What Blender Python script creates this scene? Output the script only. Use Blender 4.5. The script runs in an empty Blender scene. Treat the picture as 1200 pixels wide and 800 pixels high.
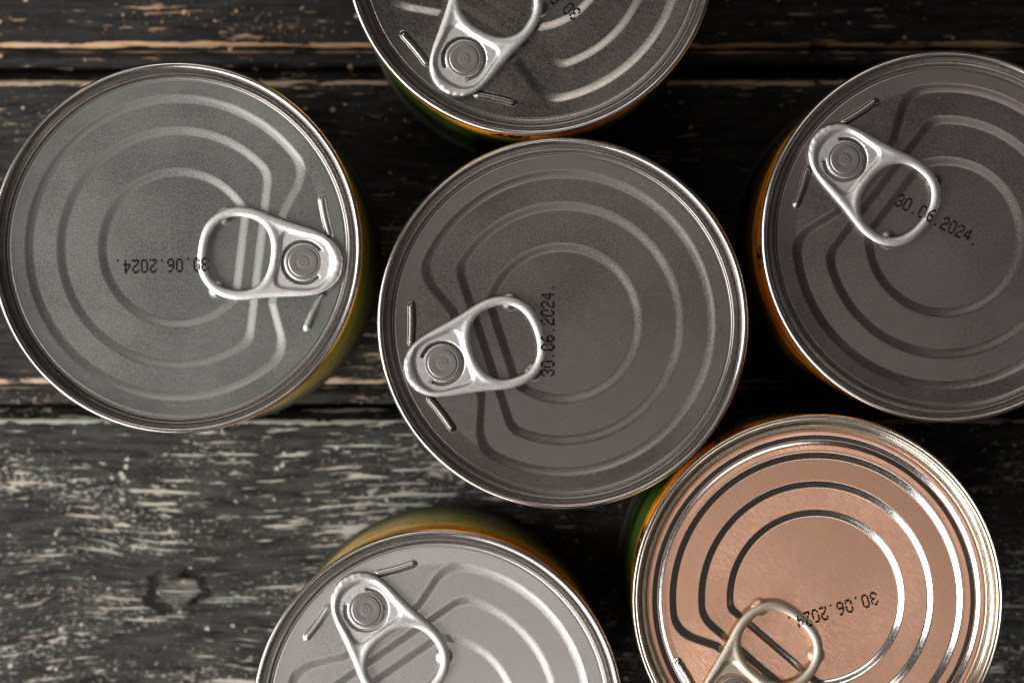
import bpy, bmesh, math, random
import numpy as np
from mathutils import Vector, Matrix
from mathutils.geometry import delaunay_2d_cdt
from mathutils.bvhtree import BVHTree

random.seed(7)
rng = np.random.default_rng(7)
scene = bpy.context.scene
col = scene.collection

# ------------------------------------------------------------------ camera, world, lamps
S = 0.2 / 1200            # metres per photograph pixel, at the height of the can rims
H = 0.100                 # can height
D = 0.67                  # camera height above the rims
R = 218.0                 # rim radius in photograph pixels

cam_d = bpy.data.cameras.new('camera')
cam = bpy.data.objects.new('camera', cam_d); col.objects.link(cam)
cam.location = (0, 0, H + D)
cam_d.sensor_width = 36.0
cam_d.lens = 36.0 * D / 0.2
cam_d.clip_start = 0.02; cam_d.clip_end = 50
cam_d.dof.use_dof = True
cam_d.dof.focus_distance = D + 0.003
cam_d.dof.aperture_fstop = cam_d.lens / 5.8
scene.camera = cam

world = bpy.data.worlds.new('World'); scene.world = world
world.use_nodes = True
world.node_tree.nodes['Background'].inputs[0].default_value = (1.0, 0.86, 0.78, 1)
world.node_tree.nodes['Background'].inputs[1].default_value = 0.036

def area(name, loc, target, size, size_y, power, color):
    l = bpy.data.lights.new(name, 'AREA')
    l.shape = 'RECTANGLE'; l.size = size; l.size_y = size_y; l.energy = power; l.color = color
    o = bpy.data.objects.new(name, l); col.objects.link(o)
    o.location = loc
    o.rotation_euler = (Vector(target) - Vector(loc)).to_track_quat('-Z', 'Y').to_euler()
    return o
area('window_light', (-0.65, -0.29, 0.66), (0, 0, 0.05), 0.84, 0.46, 11.5, (1.0, 0.965, 0.93))
area('ceiling_bounce', (0.13, -0.40, 1.95), (0, 0, 0.1), 0.42, 0.30, 1.35, (1.0, 0.93, 0.88))
area('low_fill', (-0.42, -0.66, 0.25), (0, 0, 0.06), 0.55, 0.20, 3.6, (1.0, 0.965, 0.93))  # added fill lamp, brightens the can sides from below left
area('left_low_fill', (-0.76, 0.03, 0.24), (0, -0.03, 0.06), 0.40, 0.20, 3.2, (1.0, 0.965, 0.93))  # unseen extra lamp, put in to lift the printed labels
area('side_fill', (-0.22, 0.64, 0.92), (0, 0.03, 0.1), 0.60, 0.34, 1.9, (1.0, 0.92, 0.85))  # added fill from the upper side, brightens the top lid's slopes

vs = scene.view_settings
scene.display_settings.display_device = 'sRGB'
vs.view_transform = 'Standard'; vs.look = 'None'; vs.exposure = 0.0; vs.gamma = 1.0
vs.use_curve_mapping = False

# ------------------------------------------------------------------ helpers
def wx(px): return (px - 600) * S
def wy(py): return (400 - py) * S

def link(name, me, mats=(), parent=None, loc=None):
    o = bpy.data.objects.new(name, me); col.objects.link(o)
    for m in mats:
        me.materials.append(m)
    if parent: o.parent = parent
    if loc: o.location = loc
    return o

def mesh_np(name, verts, faces, smooth=True, mat_idx=None):
    """verts (n,3); faces (m,k) int array, or a list of such arrays"""
    me = bpy.data.meshes.new(name)
    if not isinstance(faces, list): faces = [faces]
    faces = [np.asarray(f, dtype=np.int32) for f in faces if len(f)]
    verts = np.asarray(verts, dtype=np.float32)
    me.vertices.add(len(verts)); me.vertices.foreach_set('co', verts.ravel())
    loops = np.concatenate([f.ravel() for f in faces])
    tot = np.concatenate([np.full(len(f), f.shape[1], dtype=np.int32) for f in faces])
    st = np.concatenate([[0], np.cumsum(tot)[:-1]]).astype(np.int32)
    me.loops.add(len(loops)); me.loops.foreach_set('vertex_index', loops)
    me.polygons.add(len(tot)); me.polygons.foreach_set('loop_start', st)
    me.polygons.foreach_set('loop_total', tot)
    me.polygons.foreach_set('use_smooth', np.full(len(tot), smooth, dtype=bool))
    if mat_idx is not None:
        me.polygons.foreach_set('material_index', np.asarray(mat_idx, dtype=np.int32))
    me.update(calc_edges=True); me.validate()
    return me

def lathe(name, prof, n=256, cap_in=False):
    """prof: list of (r, z) in metres, from the outside in as seen from above -> normals up/out"""
    prof = np.array(prof); k = len(prof)
    a = np.linspace(0, 2 * math.pi, n, endpoint=False)
    v = np.zeros((k, n, 3))
    v[:, :, 0] = prof[:, 0:1] * np.cos(a); v[:, :, 1] = prof[:, 0:1] * np.sin(a); v[:, :, 2] = prof[:, 1:2]
    idx = np.arange(k * n).reshape(k, n)
    j2 = np.roll(idx, -1, axis=1)
    f = np.stack([idx[:-1], j2[:-1], j2[1:], idx[1:]], -1).reshape(-1, 4)
    faces = [f]
    verts = v.reshape(-1, 3)
    if cap_in:
        verts = np.vstack([verts, [[0, 0, prof[-1, 1]]]])
        c = k * n
        faces.append(np.stack([idx[-1], j2[-1], np.full(n, c)], -1))
    return mesh_np(name, verts, faces)

class NT:
    """small node-tree writer"""
    def __init__(self, name):
        self.m = bpy.data.materials.new(name); self.m.use_nodes = True
        self.t = self.m.node_tree; self.n = self.t.nodes; self.l = self.t.links
        self.b = self.n['Principled BSDF']
    def node(self, typ, **kw):
        n = self.n.new(typ)
        for k, v in kw.items(): setattr(n, k, v)
        return n
    def put(self, sock, v):
        if hasattr(v, 'is_output') or hasattr(v, 'links'): self.l.new(v, sock)
        else:
            try: sock.default_value = v
            except Exception: sock.default_value = (v[0], v[1], v[2], 1)
    def math(self, op, a, b=0.0, c=None, clamp=False):
        n = self.node('ShaderNodeMath', operation=op, use_clamp=clamp)
        self.put(n.inputs[0], a); self.put(n.inputs[1], b)
        if c is not None: self.put(n.inputs[2], c)
        return n.outputs[0]
    def rng(self, v, a, b, c=0.0, d=1.0, smooth=True):
        n = self.node('ShaderNodeMapRange'); n.interpolation_type = 'SMOOTHSTEP' if smooth else 'LINEAR'
        self.put(n.inputs[0], v)
        for i, q in enumerate((a, b, c, d)): self.put(n.inputs[1 + i], q)
        return n.outputs[0]
    def mix(self, f, a, b, blend='MIX'):
        n = self.node('ShaderNodeMix', data_type='RGBA', blend_type=blend)
        self.put(n.inputs[0], f)
        self.put(n.inputs[6], a if hasattr(a, 'links') else (*a, 1)); self.put(n.inputs[7], b if hasattr(b, 'links') else (*b, 1))
        return n.outputs[2]
    def noise(self, vec, scale, detail=2.0, rough=0.5, dist=0.0):
        n = self.node('ShaderNodeTexNoise'); self.put(n.inputs['Vector'], vec)
        n.inputs['Scale'].default_value = scale; n.inputs['Detail'].default_value = detail
        n.inputs['Roughness'].default_value = rough; n.inputs['Distortion'].default_value = dist
        return n.outputs['Fac']
    def vor(self, vec, scale, rand=1.0, feature='F1'):
        n = self.node('ShaderNodeTexVoronoi', feature=feature); self.put(n.inputs['Vector'], vec)
        n.inputs['Scale'].default_value = scale; n.inputs['Randomness'].default_value = rand
        return n.outputs
    def coord(self, which='Object'):
        return self.node('ShaderNodeTexCoord').outputs[which]
    def sep(self, v):
        n = self.node('ShaderNodeSeparateXYZ'); self.put(n.inputs[0], v); return n.outputs
    def comb(self, x, y, z):
        n = self.node('ShaderNodeCombineXYZ')
        self.put(n.inputs[0], x); self.put(n.inputs[1], y); self.put(n.inputs[2], z); return n.outputs[0]
    def mapping(self, v, scale=(1, 1, 1), rot=(0, 0, 0), loc=(0, 0, 0)):
        n = self.node('ShaderNodeMapping'); self.put(n.inputs[0], v)
        n.inputs['Scale'].default_value = scale; n.inputs['Rotation'].default_value = rot; n.inputs['Location'].default_value = loc
        return n.outputs[0]
    def bump(self, h, dist, strength=1.0, normal=None):
        n = self.node('ShaderNodeBump'); n.inputs['Strength'].default_value = strength
        n.inputs['Distance'].default_value = dist; self.put(n.inputs['Height'], h)
        if normal is not None: self.put(n.inputs['Normal'], normal)
        return n.outputs[0]
    def set(self, **kw):
        names = dict(color='Base Color', rough='Roughness', metal='Metallic', normal='Normal', spec='Specular IOR Level',
                     aniso='Anisotropic', arot='Anisotropic Rotation', coat='Coat Weight', crough='Coat Roughness')
        for k, v in kw.items(): self.put(self.b.inputs[names[k]], v)
        return self.m

# ------------------------------------------------------------------ materials
def satin_steel(name, color, rough, grain=0.07, brushed=None, brush_amt=0.0, bump=0.0065, seed=0.0):
    t = NT(name)
    c = t.mapping(t.coord(), loc=(seed, seed * .7, 0))
    g = t.noise(c, 3300, 2, .6)                       # lacquer grain
    cl = t.noise(c, 55, 3, .55)                       # cloudy handling marks
    sp = t.vor(c, 900); spk = t.rng(sp['Distance'], 0.035, 0.075, 1, 0)
    rare = t.rng(t.noise(c, 260, 1), .60, .66)
    dust = t.math('MULTIPLY', spk, rare)
    base = t.mix(t.rng(g, .3, .7), tuple(x * (1 - grain) for x in color), tuple(min(1, x * (1 + grain)) for x in color))
    base = t.mix(t.rng(cl, .3, .75, 0, .14), base, tuple(x * .78 for x in color))
    rgh = t.math('ADD', t.rng(cl, .3, .7, rough - .03, rough + .04), t.rng(g, .3, .7, -.04, .04))
    h = g
    if brushed is not None:
        bc = t.mapping(c, scale=(3400, 520, 1), rot=(0, 0, brushed))
        br = t.noise(bc, 1.0, 2, .6)
        base = t.mix(t.rng(br, .30, .72, 0, brush_amt), base, tuple(x * .45 for x in color))
        rgh = t.math('ADD', rgh, t.rng(br, .3, .7, -.03, .03))
        h = t.math('ADD', g, t.math('MULTIPLY', br, 1.5))
    base = t.mix(dust, base, (.75, .73, .70))
    metal = t.math('SUBTRACT', 1.0, dust)
    return t.set(color=base, rough=rgh, metal=metal, normal=t.bump(h, bump * .001, 1.0))

M_LEFT   = satin_steel('satin_grey_lacquer', (.262, .267, .255), .40, grain=.06, seed=.3)  # lid greys below include the reflection each lid catches, put into base colour
M_MID    = satin_steel('satin_lacquer_brown_grey_reflection', (.250, .226, .218), .35, grain=.06, seed=1.1)
M_RIGHT  = satin_steel('shaded_satin_lacquer', (.268, .235, .230), .33, seed=2.3, bump=.008)
M_TOP    = satin_steel('brushed_shaded_steel', (.33, .312, .295), .29, brushed=math.radians(12), brush_amt=.22, seed=3.7)
M_BOTTOM = satin_steel('lit_satin_steel', (.56, .543, .53), .36, seed=4.9)
M_COPPER_REFL = satin_steel('copper_reflection', (.89, .53, .373), .33, grain=.04, brushed=math.radians(58), brush_amt=.17, bump=.0006, seed=6.1)  # copper tint is a warm reflection coloured into plain steel
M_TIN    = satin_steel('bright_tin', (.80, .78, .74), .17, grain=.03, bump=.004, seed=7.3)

def rim_metal(name, color, rough):
    t = NT(name)
    c = t.coord(); x, y, z = t.sep(c)
    ang = t.math('ARCTAN2', y, x)
    rad = t.math('SQRT', t.math('ADD', t.math('MULTIPLY', x, x), t.math('MULTIPLY', y, y)))
    rc = t.comb(t.math('MULTIPLY', ang, 4), t.math('MULTIPLY', rad, 2600), t.math('MULTIPLY', z, 2600))
    lines = t.noise(rc, 1.0, 3, .6)                    # rolling lines that run round the rim
    nick = t.noise(t.comb(t.math('MULTIPLY', ang, 60), t.math('MULTIPLY', rad, 2200), z), 1.0, 3, .7)
    base = t.mix(t.rng(lines, .35, .7, 0, .25), color, tuple(v * .6 for v in color))
    base = t.mix(t.rng(nick, .66, .72, 0, .8), base, tuple(v * .35 for v in color))
    r = t.rng(lines, .3, .7, rough - .06, rough + .08)
    h = t.math('ADD', lines, t.math('MULTIPLY', nick, .6))
    return t.set(color=base, rough=r, metal=1.0, normal=t.bump(h, .000009, .8))
M_RIM = rim_metal('rolled_rim_steel', (.50, .475, .455), .25)
t = NT('shaded_base_steel'); M_BASE = t.set(color=(.05, .045, .04, 1), rough=.7, metal=0.0, spec=.15)  # base rim coloured near black in place of the shade around it
M_RIM_WARM = rim_metal('rolled_rim_tin', (.72, .66, .57), .22)

def tab_metal():
    t = NT('tab_aluminium'); c = t.coord()
    g = t.noise(c, 4200, 2, .6); big = t.noise(c, 420, 3, .6)
    base = t.mix(t.rng(g, .3, .7), (.56, .55, .545), (.70, .69, .685))
    base = t.mix(t.rng(big, .5, .75, 0, .2), base, (.60, .58, .57))
    return t.set(color=base, rough=t.rng(g, .3, .7, .46, .56), metal=1.0,
                 normal=t.bump(g, .000007, 1.0))
M_TAB = tab_metal()
M_TAB_WARM = tab_metal(); M_TAB_WARM.name = 'tab_champagne'
for nd in M_TAB_WARM.node_tree.nodes:
    if nd.type == 'MIX':
        for q in (6, 7):
            if not nd.inputs[q].is_linked:
                v = nd.inputs[q].default_value; nd.inputs[q].default_value = (v[0] * .92, v[1] * .84, v[2] * .70, 1)
def rivet_metal():
    t = NT('rivet_steel'); c = t.coord(); g = t.noise(c, 3500, 2, .6)
    return t.set(color=t.mix(g, (.27, .255, .25), (.36, .345, .34)), rough=.42, metal=1.0, normal=t.bump(g, .000004, 1))
M_RIVET = rivet_metal()
t = NT('black_ink'); M_INK = t.set(color=(.010, .009, .009, 1), rough=.6, spec=.15)
t = NT('white_ink'); M_INKW = t.set(color=(.62, .58, .50, 1), rough=.5)

def label_print(name, bands, text_rows, blotch, seed):
    """bands: (depth mm below the rim, colour); printed in rings round the can, with rows of tiny type"""
    t = NT(name); c = t.coord(); x, y, z = t.sep(c)
    ang = t.math('ARCTAN2', y, x)
    wob = t.noise(t.comb(t.math('MULTIPLY', ang, 1.6), seed, 0), 1.0, 2)
    depth = t.math('MULTIPLY', t.math('SUBTRACT', 0.0, z), 1000)
    dw = t.math('ADD', depth, t.math('MULTIPLY', t.math('SUBTRACT', wob, .5), 7.0))
    colr = None
    for d, cc in bands:
        if colr is None: colr = t.mix(0.0, cc, cc)
        else: colr = t.mix(t.rng(dw, d - .6, d + .6), colr, cc)
    bl = t.noise(t.comb(t.math('MULTIPLY', ang, 5), t.math('MULTIPLY', depth, .09), seed), 1.0, 4, .6)
    colr = t.mix(t.rng(bl, .50, .66, 0, .8), colr, blotch)
    for d, hgt, cc, pitch in text_rows:
        row = t.math('LESS_THAN', t.math('ABSOLUTE', t.math('SUBTRACT', depth, d)), hgt / 2)
        tx = t.noise(t.comb(t.math('MULTIPLY', ang, 13.0 * pitch), t.math('MULTIPLY', depth, 1.6 / hgt), seed + d), 2.0, 2, .6)
        gap = t.noise(t.comb(t.math('MULTIPLY', ang, 3.0), d, seed), 1.0, 1)
        k = t.math('MULTIPLY', t.math('MULTIPLY', row, t.rng(tx, .50, .54)), t.rng(gap, .40, .44))
        colr = t.mix(k, colr, cc)
    return t.set(color=colr, rough=.42, spec=.35)
YEL = (.92, .43, .02); ORA = (.80, .30, .03); GRN = (.10, .22, .012); DGR = (.012, .03, .004); TAN = (.74, .52, .22); RED = (.32, .05, .015)
OLV = (.30, .31, .05)
L_GREEN = label_print('green_yellow_print', [(0, YEL), (30, GRN), (58, DGR)], [(27.5, 1.8, (.02, .02, .01), 2.4), (52, 3.0, DGR, 1)], (.09, .16, .012), 2.0)  # lowest dark green band is shade near the foot, painted into the print
L_TAN = label_print('tan_orange_print', [(0, ORA), (17, RED), (27, OLV), (34, TAN), (78, OLV)], [(22, 3.5, (.55, .42, .26), 1), (47, 5, RED, 1), (60, 4, (.12, .05, .02), 1.2)], (.46, .24, .04), 5.0)
L_LEFT = label_print('green_tan_print', [(0, OLV), (16, (.20, .24, .02)), (40, (.40, .34, .10)), (84, OLV)], [(26, 4, (.25, .10, .03), 1), (54, 4.5, (.20, .05, .02), 1), (68, 3, (.1, .06, .02), 1.4)], (.36, .27, .06), 8.0)
L_GOLD = label_print('golden_print', [(0, YEL), (36, (.20, .11, .02)), (60, DGR)], [(24, 3, (.03, .02, .01), 1)], (.35, .16, .02), 11.0)

# worn painted planks
def worn_paint(name, seed, wear, pale, knot=None, mint=0.3, dark=1.0, sx=210):
    t = NT(name); c = t.coord(); x, y, z = t.sep(c)
    wear_at = t.node('ShaderNodeAttribute', attribute_name='edge_wear').outputs['Fac']
    yy, xx = y, x
    if knot:
        kx, ky = knot
        dx = t.math('SUBTRACT', x, kx); dy = t.math('SUBTRACT', y, ky)
        d2 = t.math('ADD', t.math('MULTIPLY', t.math('MULTIPLY', dx, dx), 1 / (.020 ** 2)), t.math('MULTIPLY', t.math('MULTIPLY', dy, dy), 1 / (.011 ** 2)))
        pull = t.math('DIVIDE', 1.0, t.math('ADD', 1.0, d2))
        yy = t.math('SUBTRACT', y, t.math('MULTIPLY', t.math('MULTIPLY', dy, pull), -.8))
        # grain bends down to the left of the knot
        e2 = t.math('ADD', t.math('POWER', t.math('DIVIDE', t.math('SUBTRACT', x, kx - .021), .011), 2), t.math('POWER', t.math('DIVIDE', t.math('SUBTRACT', y, ky + .002), .016), 2))
        yy = t.math('ADD', yy, t.math('MULTIPLY', t.math('EXPONENT', t.math('MULTIPLY', e2, -1)), t.math('MULTIPLY', dx, .14)))
    slow = t.noise(t.comb(t.math('MULTIPLY', x, 22), t.math('MULTIPLY', yy, 60), seed), 1.0, 2)
    ywav = t.math('ADD', yy, t.math('MULTIPLY', t.math('SUBTRACT', slow, .5), .0022))
    def v(sx, sy, o): return t.comb(t.math('MULTIPLY', xx, sx), t.math('MULTIPLY', ywav, sy), seed + o)
    grain = t.noise(v(140, 1700, 0), 1.0, 5, .7)           # fine grain
    streak = t.noise(v(sx, 860, 3), 1.0, 4, .62)
    longs = t.noise(v(70, 900, 51), 1.0, 3, .6)          # long bare streaks
    chip = t.noise(v(760, 1250, 6), 1.0, 4, .7)            # short chips
    patch = t.noise(v(26, 90, 9), 1.0, 3, .6)             # where the paint is thinner
    pits = t.vor(v(330, 360, 12), 1.0); pit = t.rng(pits['Distance'], .16, .24, 1, 0)
    pitr = t.rng(t.noise(v(200, 200, 15), 1.0, 1), .57, .60)
    w1 = t.math('ADD', streak, t.math('MULTIPLY', t.math('SUBTRACT', patch, .5), .32))
    w2 = t.math('ADD', chip, t.math('MULTIPLY', t.math('SUBTRACT', patch, .5), .40))
    if knot: patch = t.math('ADD', patch, t.math('MULTIPLY', t.rng(x, tx(60), tx(430), -.04, .13), t.rng(x, tx(520), tx(680), 1, -.6)))
    thr = .70 - wear * .18
    w0 = t.math('ADD', longs, t.math('MULTIPLY', t.math('SUBTRACT', patch, .5), .3))
    m0 = t.rng(w0, thr + .015, thr + .06)
    m1 = t.rng(w1, thr + .02, thr + .08); m2 = t.rng(w2, thr + .005, thr + .06)
    ed = t.math('ADD', t.math('MULTIPLY', wear_at, .85), t.math('MULTIPLY', t.math('SUBTRACT', streak, .5), 2.6))
    m3 = t.rng(ed, .50, .62)
    mask = t.math('MAXIMUM', t.math('MAXIMUM', t.math('MAXIMUM', m0, m1), t.math('MULTIPLY', m2, .9)), m3)
    mask = t.math('MAXIMUM', mask, t.math('MULTIPLY', pit, pitr))
    wood = t.mix(t.rng(grain, .3, .7), tuple(q * .72 for q in pale), pale)
    tn = t.noise(v(60, 160, 20), 1.0, 3, .6)
    wood = t.mix(t.rng(tn, .52, .62, 0, mint), wood, (.36, .43, .39))
    wood = t.mix(t.rng(tn, .30, .42, .55, 0), wood, (.50, .29, .14))
    tone = t.math('ADD', t.math('MULTIPLY', t.noise(v(80, 560, 41), 1.0, 5, .72), .75), t.math('MULTIPLY', grain, .25))
    paint = t.mix(t.rng(tone, .42, .59, smooth=False), tuple(q * dark for q in (.005, .0052, .0055)), tuple(q * dark for q in (.066, .067, .064)))
    paint = t.mix(t.rng(patch, .5, .75, 0, .25), paint, tuple(q * dark for q in (.075, .075, .07)))
    colr = t.mix(mask, paint, wood)
    hgt = t.math('SUBTRACT', t.math('ADD', t.math('MULTIPLY', grain, .6), t.math('MULTIPLY', tone, .8)), t.math('MULTIPLY', mask, .8))
    if knot:
        wv = t.noise(t.comb(t.math('MULTIPLY', x, 230), t.math('MULTIPLY', y, 300), 3), 1.0, 5, .65)
        dk = t.math('SQRT', t.math('ADD', t.math('POWER', t.math('DIVIDE', dx, .0060), 2), t.math('POWER', t.math('DIVIDE', dy, .0040), 2)))
        dk = t.math('ADD', dk, t.math('MULTIPLY', t.math('SUBTRACT', wv, .5), 2.1))
        band = t.math('ABSOLUTE', t.math('SUBTRACT', dk, 1.0))
        side = t.rng(t.math('ABSOLUTE', t.math('DIVIDE', t.math('ADD', dx, t.math('MULTIPLY', dy, .3)), .0066)), .15, .6)
        crack = t.math('MULTIPLY', t.rng(band, .11, .25, 1, 0), side)
        colr = t.mix(t.math('MULTIPLY', crack, .95), colr, (.004, .0035, .003))
        face = t.math('MULTIPLY', t.rng(dk, .75, .95, 1, 0), t.rng(t.noise(v(160, 420, 31), 1.0, 3), .42, .56))
        colr = t.mix(t.math('MULTIPLY', face, .22), colr, tuple(q * .8 for q in pale))
        hgt = t.math('SUBTRACT', hgt, t.math('MULTIPLY', crack, 5.0))
    rgh = t.math('ADD', t.math('MULTIPLY', mask, .2), t.rng(grain, .3, .7, .48, .62))
    return t.set(color=colr, rough=rgh, normal=t.bump(hgt, .0005, 1.0), spec=.22)
KT = (D + H) / D * S                                       # metres per pixel on the table top
def tx(px): return (px - 600) * KT
def ty(py): return (400 - py) * KT
W_A = worn_paint('worn_dark_paint', 1.0, .37, (.56, .36, .21), mint=.1, dark=.32, sx=90)
W_B = worn_paint('worn_speckled_paint', 14.0, .44, (.52, .39, .28), mint=.2, dark=.45, sx=130)
W_C = worn_paint('worn_knotty_paint', 27.0, .64, (.49, .46, .41), knot=(tx(207), ty(692)), mint=.7, dark=.7)

# ------------------------------------------------------------------ the table: planks side by side
table = bpy.data.objects.new('wooden_table', None); col.objects.link(table)
table['label'] = 'weathered table top of dark painted wooden planks under the cans'
table['category'] = 'table'
G0, G1 = ty(82.5), ty(478)                    # joints seen in the photograph
PW = G0 - G1                                # plank pitch
def plank(y_top, mat, seed):
    """one moulded board: a bead along its lower edge, worn arrises; y_top is the joint above it"""
    r = random.Random(seed)
    px = KT
    yb = y_top - PW
    # (y, z mm, wear) across the board from the upper edge to the lower
    pr = [(y_top - 1.0 * px, -14, 0), (y_top - 1.0 * px, -5.0, 0), (y_top - 9 * px, -4.2, .05), (y_top - 12.5 * px, -1.2, .25), (y_top - 14 * px, -.35, .9), (y_top - 17 * px, -.05, .95),
          (y_top - 20.5 * px, 0, .25), (y_top - 24 * px, 0, 0)]
    for k in range(1, 9): pr.append((y_top - 24 * px - (PW - 24 * px - 50 * px) * k / 9, 0.0, 0))
    pr += [(yb + 46 * px, 0, 0), (yb + 38 * px, -.02, .15), (yb + 34 * px, 0, .45), (yb + 31 * px, -.15, .95), (yb + 28.5 * px, -.6, .85), (yb + 26.5 * px, -1.7, .1), (yb + 25 * px, -1.9, 0), (yb + 23.5 * px, -1.5, 0)]
    for k in range(0, 9):
        a = math.radians(165 - 165 * k / 8)
        pr.append((yb + 13.5 * px - 9.5 * px * math.cos(a) * -1, -1.6 + 1.5 * math.sin(a), .12 if k < 7 else .8))
    pr[-9:] = sorted(pr[-9:], key=lambda q: -q[0])
    pr += [(yb + 3.6 * px, -3.0, .3), (yb + 3.4 * px, -14, 0)]
    nx = 121
    xs = np.linspace(-.42, .42, nx)
    pr = np.array(pr); k = len(pr)
    v = np.zeros((nx, k, 3)); w = np.zeros((nx, k))
    jit = np.cumsum(np.array([r.uniform(-1, 1) for _ in range(nx)])); jit -= np.linspace(jit[0], jit[-1], nx)
    for i in range(nx):
        v[i, :, 0] = xs[i]
        v[i, :, 1] = pr[:, 0] + jit[i] * .00004 + np.array([r.uniform(-1, 1) for _ in range(k)]) * .00009 * (pr[:, 2] > .2)
        v[i, :, 2] = pr[:, 1] * .001 + np.array([r.uniform(-1, 1) for _ in range(k)]) * .00005 * (pr[:, 1] > -10)
        w[i] = pr[:, 2]
    idx = np.arange(nx * k).reshape(nx, k)
    f = np.stack([idx[:-1, 1:], idx[1:, 1:], idx[1:, :-1], idx[:-1, :-1]], -1).reshape(-1, 4)[:, ::-1]
    me = mesh_np('plank', v.reshape(-1, 3), f)
    # face upward
    if me.polygons[(k - 1) * 5 + 12].normal.z < 0: me.flip_normals()
    at = me.attributes.new('edge_wear', 'FLOAT', 'POINT'); at.data.foreach_set('value', w.ravel().astype(np.float32))
    o = link('plank', me, [mat], table)
    return o
for i, mt in ((-3, W_B), (-2, W_A), (-1, W_A), (0, W_B), (1, W_C), (2, W_B), (3, W_A)):
    plank(G0 - PW * i, mt, 50 + i)
under = mesh_np('underframe', [(-.42, -.26, -.030), (.42, -.26, -.030), (.42, .28, -.030), (-.42, .28, -.030), (-.42, -.26, -.0142), (.42, -.26, -.0142), (.42, .28, -.0142), (-.42, .28, -.0142)],
                np.array([(4, 5, 6, 7), (0, 3, 2, 1), (0, 1, 5, 4), (1, 2, 6, 5), (2, 3, 7, 6), (3, 0, 4, 7)]), smooth=False)
t = NT('dark_timber'); g = t.noise(t.mapping(t.coord(), scale=(30, 400, 30)), 1.0, 3)
link('underframe', under, [t.set(color=t.mix(g, (.02, .015, .012), (.05, .04, .03)), rough=.8)], table)

# ------------------------------------------------------------------ lids (height fields in photograph pixels, z in mm below the rim)
def smin(a, b, k):
    h = np.clip(.5 + .5 * (b - a) / k, 0, 1)
    return b * (1 - h) + a * h - k * h * (1 - h)
def ramp(d, w):                                  # 0 outside, 1 inside, straight slope with eased ends
    u = np.clip(d / w + .5, 0, 1); s = u * u * (3 - 2 * u)
    return .72 * u + .28 * s
def capsule(x, y, x0, y0, x1, y1, bow):
    n = 8; best = np.full(x.shape, 1e9)
    L = math.hypot(x1 - x0, y1 - y0); nx, ny = -(y1 - y0) / L, (x1 - x0) / L
    P = [(x0 + (x1 - x0) * i / n + nx * bow * 4 * (i / n) * (1 - i / n), y0 + (y1 - y0) * i / n + ny * bow * 4 * (i / n) * (1 - i / n)) for i in range(n + 1)]
    for (a, b), (c, d) in zip(P[:-1], P[1:]):
        vx, vy = c - a, d - b
        u = np.clip(((x - a) * vx + (y - b) * vy) / (vx * vx + vy * vy), 0, 1)
        best = np.minimum(best, np.hypot(x - a - u * vx, y - b - u * vy))
    return best
RV = 149.0                                       # rivet distance from the axis
PANEL = -3.0
def panel_height(x, y, kind):
    r = np.hypot(x, y)
    z = np.full(x.shape, PANEL)
    if kind == 'satin':
        r1, r2, r3, w, drop = 175.5, 138.0, 89.5, 10.5, (.37, .37, .37)
        c2, c3 = -96.0, -74.0
    else:
        r1, r2, r3, w, drop = 169.0, 135.0, 101.0, 7.4, (.68, .82, .68)
        c2, c3 = -104.0, -74.0
    xb = np.minimum(-97 - .396 * np.abs(y), -118)
    b1 = smin(r1 - r, (x - xb) / 1.05, 20)
    b2 = smin(r2 - r, x - c2, 9)
    b3 = smin(r3 - r, x - c3, 4)
    z -= drop[0] * ramp(b1, w) + drop[1] * ramp(b2, w) + drop[2] * ramp(b3, w)
    z += .010 * np.clip(r - 176, 0, 24) - .0012 * np.clip(r, 0, 176)
    # stop ribs either side of the tab nose, and the two rest bumps under the ring
    for s in (1, -1):
        d = capsule(x, y, -162.5, 75 * s, -176, 36 * s, .8 * s)
        z += .52 * np.sqrt(np.clip(1 - (d / 4.3) ** 2, 0, 1))
        d = np.hypot(x + RV - 98, (y - 43.5 * s))
        z += .45 * (.5 + .5 * np.cos(np.pi * np.clip(d / 12.0, 0, 1)))
    d = np.hypot(x + RV, y)
    z += .25 * (1 - ramp(d - 30, 12))            # rivet boss
    sc = 198.0 if kind == 'satin' else 199.0
    z -= .16 * np.exp(-((r - sc) / .75) ** 2)    # score line
    if kind == 'copper':
        z += .006 * np.clip(r - 101, 0, 34) * ramp(b2, w)
    if kind == 'copper':                         # rolled groove outside the beads
        z -= .42 * ramp(190.5 - r, 5.0) * ramp(r - 184.0, 5.0) + .12 * ramp(184 - r, 5)
    return z
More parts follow.
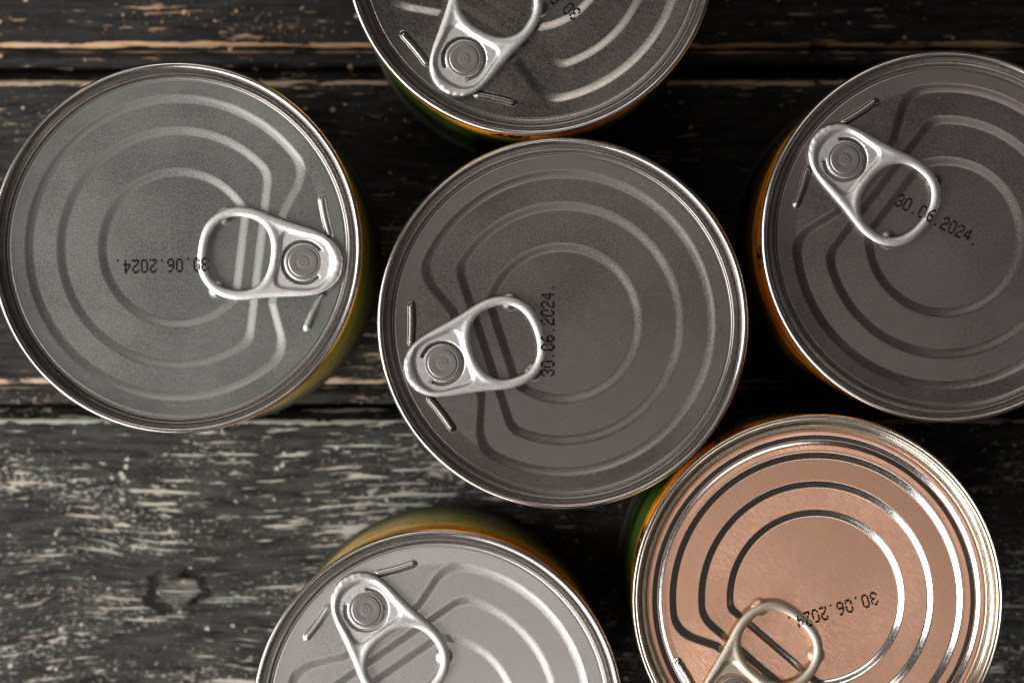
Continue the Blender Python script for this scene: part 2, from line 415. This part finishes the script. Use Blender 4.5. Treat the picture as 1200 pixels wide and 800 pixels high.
def make_lid(kind):
    rs = np.concatenate([np.linspace(0.4, 60, 50), np.linspace(61, 200.5, 185)])
    n = 640
    a = np.linspace(0, 2 * math.pi, n, endpoint=False)
    rr, aa = np.meshgrid(rs, a, indexing='ij')
    x, y = rr * np.cos(aa), rr * np.sin(aa)
    z = panel_height(x, y, kind)
    v = np.stack([x * S, y * S, z * .001], -1).reshape(-1, 3)
    k = len(rs); idx = np.arange(k * n).reshape(k, n); j2 = np.roll(idx, -1, axis=1)
    f = np.stack([idx[:-1], idx[1:], j2[1:], j2[:-1]], -1).reshape(-1, 4)
    v = np.vstack([v, [[0, 0, float(panel_height(np.array([0.]), np.array([0.]), kind)[0]) * .001]]])
    tri = np.stack([idx[0], j2[0], np.full(n, k * n)], -1)
    mi = None
    if kind == 'copper':                         # warm copper reflection coloured onto the flats only, pressed slopes are bare tin
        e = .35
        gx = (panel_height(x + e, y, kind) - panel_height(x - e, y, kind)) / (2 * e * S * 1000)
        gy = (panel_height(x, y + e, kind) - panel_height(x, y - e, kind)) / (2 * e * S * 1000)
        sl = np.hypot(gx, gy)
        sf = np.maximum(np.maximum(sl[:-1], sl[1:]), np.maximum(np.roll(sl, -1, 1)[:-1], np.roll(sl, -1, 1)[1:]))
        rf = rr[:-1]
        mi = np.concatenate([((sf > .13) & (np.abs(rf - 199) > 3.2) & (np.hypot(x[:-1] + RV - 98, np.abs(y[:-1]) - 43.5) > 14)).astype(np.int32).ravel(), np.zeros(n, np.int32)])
    return mesh_np('lid', v, [f, tri], mat_idx=mi)
LID_SATIN = make_lid('satin'); LID_COPPER_REFL = make_lid('copper')

def mm(prof): return [(r * S, z * .001) for r, z in prof]
RIM_SATIN = lathe('rim', mm([(207, -4.4), (211.5, -3.5), (216.6, -3.25), (217.7, -3.0), (218.0, -2.6), (218.0, -1.0), (217.7, -.5), (216.8, -.18), (215.4, -.03), (213.6, 0), (211.9, -.12),
    (210.6, -.45), (210.0, -1.0), (209.0, -2.2), (208.2, -3.2), (207.4, -3.75), (206.2, -4.0), (204.9, -4.05), (203.7, -3.9), (202.7, -3.55), (201.9, -3.2), (201.0, -3.03), (200.2, -3.005)]), 320)
RIM_COPPER_REFL = lathe('rim', mm([(207, -4.4), (211.5, -3.5), (216.6, -3.25), (217.7, -3.0), (218.0, -2.6), (218.0, -1.0), (217.7, -.5), (216.8, -.15), (215.6, 0), (214.4, -.1), (213.6, -.28), (212.8, -.2), (211.6, -.12),
    (210.4, -.3), (209.8, -.8), (208.6, -1.9), (207.8, -2.5), (206.8, -2.75), (205.6, -2.7), (204.9, -3.2), (204.0, -3.45), (203.0, -3.35), (202.0, -3.08), (201.0, -3.02), (200.2, -3.005)]), 320)
BODY = lathe('body', mm([(207.5, -H * 1000 + 2.6), (213.2, -H * 1000 + 3.6), (213.2, -5.2), (208.0, -3.6)][::1]), 192)
BASE = lathe('base_rim', mm([(196, -H * 1000 + 1.5), (205, -H * 1000 + .4), (213, -H * 1000 + .02), (217, -H * 1000 + .4), (218, -H * 1000 + 1.0), (218, -H * 1000 + 2.5), (216.5, -H * 1000 + 3.1), (212.2, -H * 1000 + 3.6)]), 192, False)

# ------------------------------------------------------------------ pull tab (cut out with a constrained triangulation, then rolled at the edges)
def spline(pts, n):
    P = np.array(pts, float); m = len(P); out = []
    per = max(2, n // m)
    for i in range(m):
        p0, p1, p2, p3 = P[i - 1], P[i], P[(i + 1) % m], P[(i + 2) % m]
        for k in range(per):
            u = k / per
            out.append(.5 * ((2 * p1) + (-p0 + p2) * u + (2 * p0 - 5 * p1 + 4 * p2 - p3) * u * u + (-p0 + 3 * p1 - 3 * p2 + p3) * u ** 3))
    out = np.array(out)
    # even spacing
    q = np.vstack([out, out[:1]]); s = np.concatenate([[0], np.cumsum(np.hypot(*np.diff(q, axis=0).T))])
    u = np.linspace(0, s[-1], n, endpoint=False)
    return np.stack([np.interp(u, s, q[:, 0]), np.interp(u, s, q[:, 1])], -1)
def offset(poly, d):                              # + moves towards the left of travel
    tng = np.roll(poly, -1, 0) - np.roll(poly, 1, 0); tng /= np.linalg.norm(tng, axis=1)[:, None]
    return poly + np.stack([-tng[:, 1], tng[:, 0]], -1) * d
def inside(poly, pts):
    x, y = pts[:, 0], pts[:, 1]; c = np.zeros(len(pts), bool)
    a = poly; b = np.roll(poly, -1, 0)
    for (x0, y0), (x1, y1) in zip(a, b):
        if y0 == y1: continue
        k = ((y0 > y) != (y1 > y)) & (x < (x1 - x0) * (y - y0) / (y1 - y0) + x0)
        c ^= k
    return c
def dist(poly, pts):
    a = poly; b = np.roll(poly, -1, 0); best = np.full(len(pts), 1e9)
    for p, q in zip(a, b):
        v = q - p; u = np.clip(((pts - p) @ v) / (v @ v), 0, 1)
        best = np.minimum(best, np.hypot(*(pts - p - u[:, None] * v).T))
    return best
half = [(-46, 7), (-41.5, 18), (-34, 27), (-22, 34.5), (-5, 39.5), (15, 43), (38, 47.5), (58, 52.5), (74, 54.6), (90, 53), (104, 47), (115, 37), (121.5, 25), (124.5, 9)]
OUT = spline([(x, -y) for x, y in half] + [(x, y) for x, y in half[::-1]], 240)        # counter-clockwise
HOLE = []
for k in range(170):
    a = 2 * math.pi * k / 170; ca, sa = math.cos(a), math.sin(a)
    e = 2 / 2.35
    HOLE.append((76.5 + 37.5 * math.copysign(abs(ca) ** e, ca), 43.2 * math.copysign(abs(sa) ** e, sa)))
HOLE = spline(HOLE, 170)
padh = [(-33, 6), (-30, 17), (-22, 26.5), (-10, 31), (6, 32.2), (20, 32.8), (27.5, 30), (29.5, 23), (29, 10)]
PAD = spline([(x, -y) for x, y in padh] + [(x, y) for x, y in padh[::-1]], 150)
SLOT = []
for k in range(41):
    a = math.radians(-142 + 284 * k / 40); SLOT.append((26.2 * math.cos(a), 26.2 * math.sin(a)))
for k in range(5):
    a = math.radians(142 + 180 * (k + 1) / 6); c0 = math.radians(142)
    SLOT.append((24.4 * math.cos(c0) + 1.8 * math.cos(a), 24.4 * math.sin(c0) + 1.8 * math.sin(a)))
for k in range(41):
    a = math.radians(142 - 284 * k / 40); SLOT.append((22.6 * math.cos(a), 22.6 * math.sin(a)))
for k in range(5):
    a = math.radians(-142 - 180 + 180 * (k + 1) / 6 ); c0 = math.radians(-142)
    SLOT.append((24.4 * math.cos(c0) + 1.8 * math.cos(a + math.pi), 24.4 * math.sin(c0) + 1.8 * math.sin(a + math.pi)))
SLOT = np.array(SLOT)
WR = 6.2                                          # width of the rolled edge
def make_tab():
    pts, edges = [], []
    def loop(P, con=True):
        b = len(pts); n = len(P)
        pts.extend(map(tuple, P))
        if con: edges.extend((b + i, b + (i + 1) % n) for i in range(n))
    loop(OUT); loop(HOLE); loop(SLOT)
    extra = []
    for k in range(1, 8):
        d = WR * (1 - math.cos(math.pi / 2 * k / 7))
        extra.append(offset(OUT, d)); extra.append(offset(HOLE, -d))
    for d in (-2.6, -1.6, -.8, 0, .8, 1.6, 2.6): extra.append(offset(PAD, d))
    gx, gy = np.meshgrid(np.arange(-46, 126, 2.3), np.arange(-55, 56, 2.3)); g = np.stack([gx.ravel(), gy.ravel()], -1)
    g = g + rng.uniform(-.35, .35, g.shape)
    E = np.vstack(extra); dO, dH = dist(OUT, E), dist(HOLE, E)
    keep = inside(OUT, E) & ~inside(HOLE, E) & ~inside(SLOT, E) & (dO > .12) & (dH > .12) & (dist(SLOT, E) > .5)
    # roll rows only where their own edge is the nearer one
    nrow = 14 * 0
    E = E[keep]
    dO, dH, dP = dist(OUT, g), dist(HOLE, g), dist(PAD, g)
    g = g[inside(OUT, g) & ~inside(HOLE, g) & ~inside(SLOT, g) & (dO > WR + .6) & (dH > WR + .6) & (dP > 3.0) & (dist(SLOT, g) > .8)]
    allp = np.vstack([np.array(pts), E, g])
    r = delaunay_2d_cdt([Vector(p) for p in allp], edges, [], 0, 1e-4)
    V = np.array([tuple(v) for v in r[0]]); F = np.array([tuple(f) for f in r[2]])
    c = V[F].mean(1)
    F = F[inside(OUT, c) & ~inside(HOLE, c) & ~inside(SLOT, c)]
    used = np.unique(F); remap = -np.ones(len(V), int); remap[used] = np.arange(len(used)); V = V[used]; F = remap[F]
    ar = (V[F[:, 1], 0] - V[F[:, 0], 0]) * (V[F[:, 2], 1] - V[F[:, 0], 1]) - (V[F[:, 1], 1] - V[F[:, 0], 1]) * (V[F[:, 2], 0] - V[F[:, 0], 0])
    F[ar < 0] = F[ar < 0][:, ::-1]
    dO, dH, dS, dP = dist(OUT, V), dist(HOLE, V), dist(SLOT, V), dist(PAD, V)
    inP = inside(PAD, V); sP = np.where(inP, dP, -dP)
    zc, hr = .62, .58
    d = np.minimum(dO, dH)
    top = zc + hr * np.sqrt(np.clip(1 - (1 - np.clip(d / WR, 0, 1)) ** 2, 0, 1))
    bot = zc - hr * np.sqrt(np.clip(1 - (1 - np.clip(d / WR, 0, 1)) ** 2, 0, 1))
    web = np.clip((d - WR) / 6.0, 0, 1); web = web * web * (3 - 2 * web)
    top -= .20 * web
    u = np.clip(sP / 5.2 + .5, 0, 1); u = u * u * (3 - 2 * u)
    top = top * (1 - u) + .50 * u
    # hand-crimped nose: small folds in the metal
    nose = np.clip((-34 - V[:, 0]) / 6, 0, 1) * np.clip(1 - dO / 7, 0, 1)
    top += nose * .16 * np.sin(V[:, 1] * .55 + 1.0) * np.sin(V[:, 1] * .23)
    bot = np.minimum(bot, top - .05)
    bot = np.where(u > .5, .12, bot)
    bound = (dO < 1e-3) | (dH < 1e-3)
    top[bound] = zc; bot[bound] = zc
    tilt = -V[:, 0] * .0035
    nV = len(V)
    A = np.stack([V[:, 0] * S, V[:, 1] * S, (top + tilt) * .001], -1)
    B = np.stack([V[:, 0] * S, V[:, 1] * S, (bot + tilt) * .001], -1)
    bmap = np.arange(nV) + nV; bmap[bound] = np.where(bound)[0]
    FB = bmap[F][:, ::-1]
    # side walls of the slot
    walls = []
    from collections import Counter
    ed = Counter()
    for tri in F:
        for i in range(3): ed[(tri[i], tri[(i + 1) % 3])] += 1
    for (i, j) in ed:
        if (j, i) not in ed and not (bound[i] and bound[j]): walls.append((j, i, bmap[i], bmap[j]))
    me = mesh_np('pull_tab', np.vstack([A, B]), [np.vstack([F, FB]), np.array(walls)] if walls else np.vstack([F, FB]))
    me_v = np.vstack([A, B])
    return me, [Vector(v) for v in me_v], [tuple(int(q) for q in f) for f in np.vstack([F])]
TAB, TAB_V, TAB_F = make_tab()
RIVET = lathe('rivet', mm([(21.0, .44), (20.8, .56), (20.2, .60), (18.2, .60), (17.7, .57), (17.3, .60), (17.0, .66), (16.5, .69), (15.6, .70), (12, .685), (9.2, .68), (8.8, .67), (8.2, .678), (5.2, .675), (4.7, .69), (4.0, .69), (3.5, .67), (2.4, .67), (2.0, .685), (1.0, .685)]), 72, True)
TAB_Z = PANEL * .001 + .00018

# ------------------------------------------------------------------ dot-matrix date
FONT = {'0': ['01110', '10001', '10001', '10001', '10001', '10001', '01110'], '2': ['01110', '10001', '00001', '00110', '01000', '10000', '11111'],
        '3': ['01110', '10001', '00001', '00110', '00001', '10001', '01110'], '4': ['00010', '00110', '01010', '10010', '11111', '00010', '00010'],
        '6': ['00110', '01000', '10000', '11110', '10001', '10001', '01110'], '.': ['0', '0', '0', '0', '0', '0', '1']}
def date_mesh(kind, bvh, centre, ang, turn, text, p0, direction, pitch, first=0):
    """p0: photograph pixel of the first character's middle; direction: reading angle in degrees (up is +)"""
    th = math.radians(direction); ux, uy = math.cos(th), math.sin(th)
    vx, vy = -uy, ux                                              # up of the letters
    ca, sa = math.cos(-ang), math.sin(-ang)
    V, F = [], []
    r = random.Random(int(centre[0]))
    for i, ch in enumerate(text):
        rows = FONT[ch]
        for j, row in enumerate(rows):
            for q, bit in enumerate(row):
                if bit != '1' or r.random() < .015: continue
                lx = pitch * i + ((q - 2) * 1.62 if len(row) > 1 else 0) + r.uniform(-.15, .15)
                ly = (3 - j) * 2.3 + r.uniform(-.15, .15)
                X = p0[0] - centre[0] + ux * lx + vx * ly
                Y = centre[1] - p0[1] + uy * lx + vy * ly
                x, y = X * ca - Y * sa, X * sa + Y * ca           # lid frame
                ring = [(0, 0)]
                hw, hh = 1.32, 1.62
                for k in range(6):
                    a = math.pi / 3 * k
                    dx, dy = hw * math.cos(a), hh * math.sin(a)
                    gx, gy = ux * dx + vx * dy, uy * dx + vy * dy
                    ring.append((gx * ca - gy * sa, gx * sa + gy * ca))
                b = len(V)
                for ox, oy in ring:
                    px, py = x + ox, y + oy
                    z = float(panel_height(np.array([px]), np.array([py]), kind)[0]) * .001
                    hit = bvh.ray_cast(Vector((((px + RV) * math.cos(turn) + py * math.sin(turn)) * S, (py * math.cos(turn) - (px + RV) * math.sin(turn)) * S, .02)), Vector((0, 0, -1)))
                    if hit[0] is not None: z = max(z, hit[0].z + TAB_Z)
                    V.append((px * S, py * S, z + .000035))
                for k in range(6): F.append((b, b + 1 + k, b + 1 + (k + 1) % 6))
    zs = np.array([v[2] for v in V])
    Fa = np.array(F); span = zs[Fa].max(1) - zs[Fa].min(1)
    return mesh_np('date_print', V, Fa[span < .0006], smooth=False)
BVH = BVHTree.FromPolygons(TAB_V, TAB_F)

# lettering bent round the printed body
def body_lettering(text, size_mm, ang_deg, depth_mm, mat, parent):
    cu = bpy.data.curves.new('lettering', 'FONT'); cu.body = text; cu.size = size_mm * .001; cu.align_x = 'CENTER'; cu.resolution_u = 3; cu.offset = size_mm * .001 * .035
    tmp = bpy.data.objects.new('lettering', cu); col.objects.link(tmp)
    dg = bpy.context.evaluated_depsgraph_get(); me = bpy.data.meshes.new_from_object(tmp.evaluated_get(dg))
    bpy.data.objects.remove(tmp); bpy.data.curves.remove(cu)
    bm = bmesh.new(); bm.from_mesh(me); bmesh.ops.triangulate(bm, faces=bm.faces[:])
    bmesh.ops.subdivide_edges(bm, edges=[e for e in bm.edges if e.calc_length() > .002], cuts=2)
    bm.to_mesh(me); bm.free()
    rb = 213.2 * S + .00012
    for v in me.vertices:
        a = math.radians(ang_deg) + v.co.x * .46 / rb
        v.co = (rb * math.cos(a), rb * math.sin(a), -depth_mm * .001 + v.co.y)
    me.name = 'label_lettering'
    return link('label_lettering', me, [mat], parent)

# ------------------------------------------------------------------ the cans
BARE = bpy.data.materials.new('unused')
def slot(o, mats):
    me = o.data
    while len(me.materials) < len(mats): me.materials.append(None)
    for i, m in enumerate(mats):
        o.material_slots[i].link = 'OBJECT'; o.material_slots[i].material = m
def can(cx, cy, ang, lid_me, rim_me, lid_mats, rim_mat, label_mat, text_label, date=None, body_turn=0.0, tab_turn=0.0):
    root = bpy.data.objects.new('tin_can', None); col.objects.link(root)
    root.location = (wx(cx), wy(cy), H)
    root['label'] = text_label; root['category'] = 'tin can'; root['group'] = 'tin cans standing on the planks'
    A = math.radians(ang)
    def part(name, me, mats, parent=root, loc=(0, 0, 0), rz=0.0):
        o = bpy.data.objects.new(name, me); col.objects.link(o); slot(o, mats)
        o.parent = parent; o.location = loc; o.rotation_euler = (0, 0, rz); return o
    part('body', BODY, [label_mat], rz=math.radians(body_turn))
    part('base_rim', BASE, [M_BASE])
    part('rim', rim_me, [rim_mat], rz=A)
    lid = part('lid', lid_me, lid_mats, rz=A)
    tab = part('pull_tab', TAB, [M_TAB_WARM if lid_me is LID_COPPER_REFL else M_TAB], loc=(-RV * S * math.cos(A), -RV * S * math.sin(A), TAB_Z), rz=A + math.radians(tab_turn))
    part('rivet', RIVET, [M_RIVET], parent=tab)
    if date:
        kind = 'copper' if lid_me is LID_COPPER_REFL else 'satin'
        d = date_mesh(kind, BVH, (cx, cy), A, math.radians(tab_turn), *date)
        part('date_print', d, [M_INK], parent=lid)
    return root
DATE = '30.06.2024.'
c_left = can(206.5, 290, 173.5, LID_SATIN, RIM_SATIN, [M_LEFT], M_RIM, L_LEFT, 'grey lidded tin can at the far left, its date printed upside down',
    (DATE, (239, 309.5), 181.5, 10.35), 0, -1.2)
c_mid = can(659.5, 378.5, 18.4, LID_SATIN, RIM_SATIN, [M_MID], M_RIM, L_GREEN, 'grey lidded tin can in the middle, a brownish reflection coloured onto its lid, its date running upward',
    (DATE, (642, 437), 90, 10.05), 40, .4)
c_right = can(1110, 277, -37.5, LID_SATIN, RIM_SATIN, [M_RIGHT], M_RIM, L_GOLD, 'tin can with a shaded lid above the one with the copper reflection, its date half inside the tab ring',
    (DATE, (1057.5, 234), -27, 9.95), 120, -1.4)
c_top = can(622, -59, 58.3, LID_SATIN, RIM_SATIN, [M_TOP], M_RIM, L_GREEN, 'brushed shaded steel tin can above the middle one, green and yellow print below its rim',
    (DATE, (674, 14), 140.6, 9.6), 200, 1.6)
c_bot = can(513, 838, -55.5, LID_SATIN, RIM_SATIN, [M_BOTTOM], M_RIM, L_TAN, 'lit silver lidded tin can beside the wood knot, with orange and tan printed side', None, 60, .8)
c_cop = can(958.5, 703, 49.5, LID_COPPER_REFL, RIM_COPPER_REFL, [M_COPPER_REFL, M_TIN], M_RIM_WARM, L_GREEN, 'tin can with a copper reflection coloured onto its lid, and bright rings',
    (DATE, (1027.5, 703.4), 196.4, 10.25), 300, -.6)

body_lettering('28:', 15, 263.5, 22.5, M_INK, c_top)
body_lettering('28:', 15, 164, 23.5, M_INK, c_cop)
body_lettering('0u', 14, 117, 23, M_INK, c_cop)
body_lettering('2:', 14, 186, 23, M_INK, c_right)
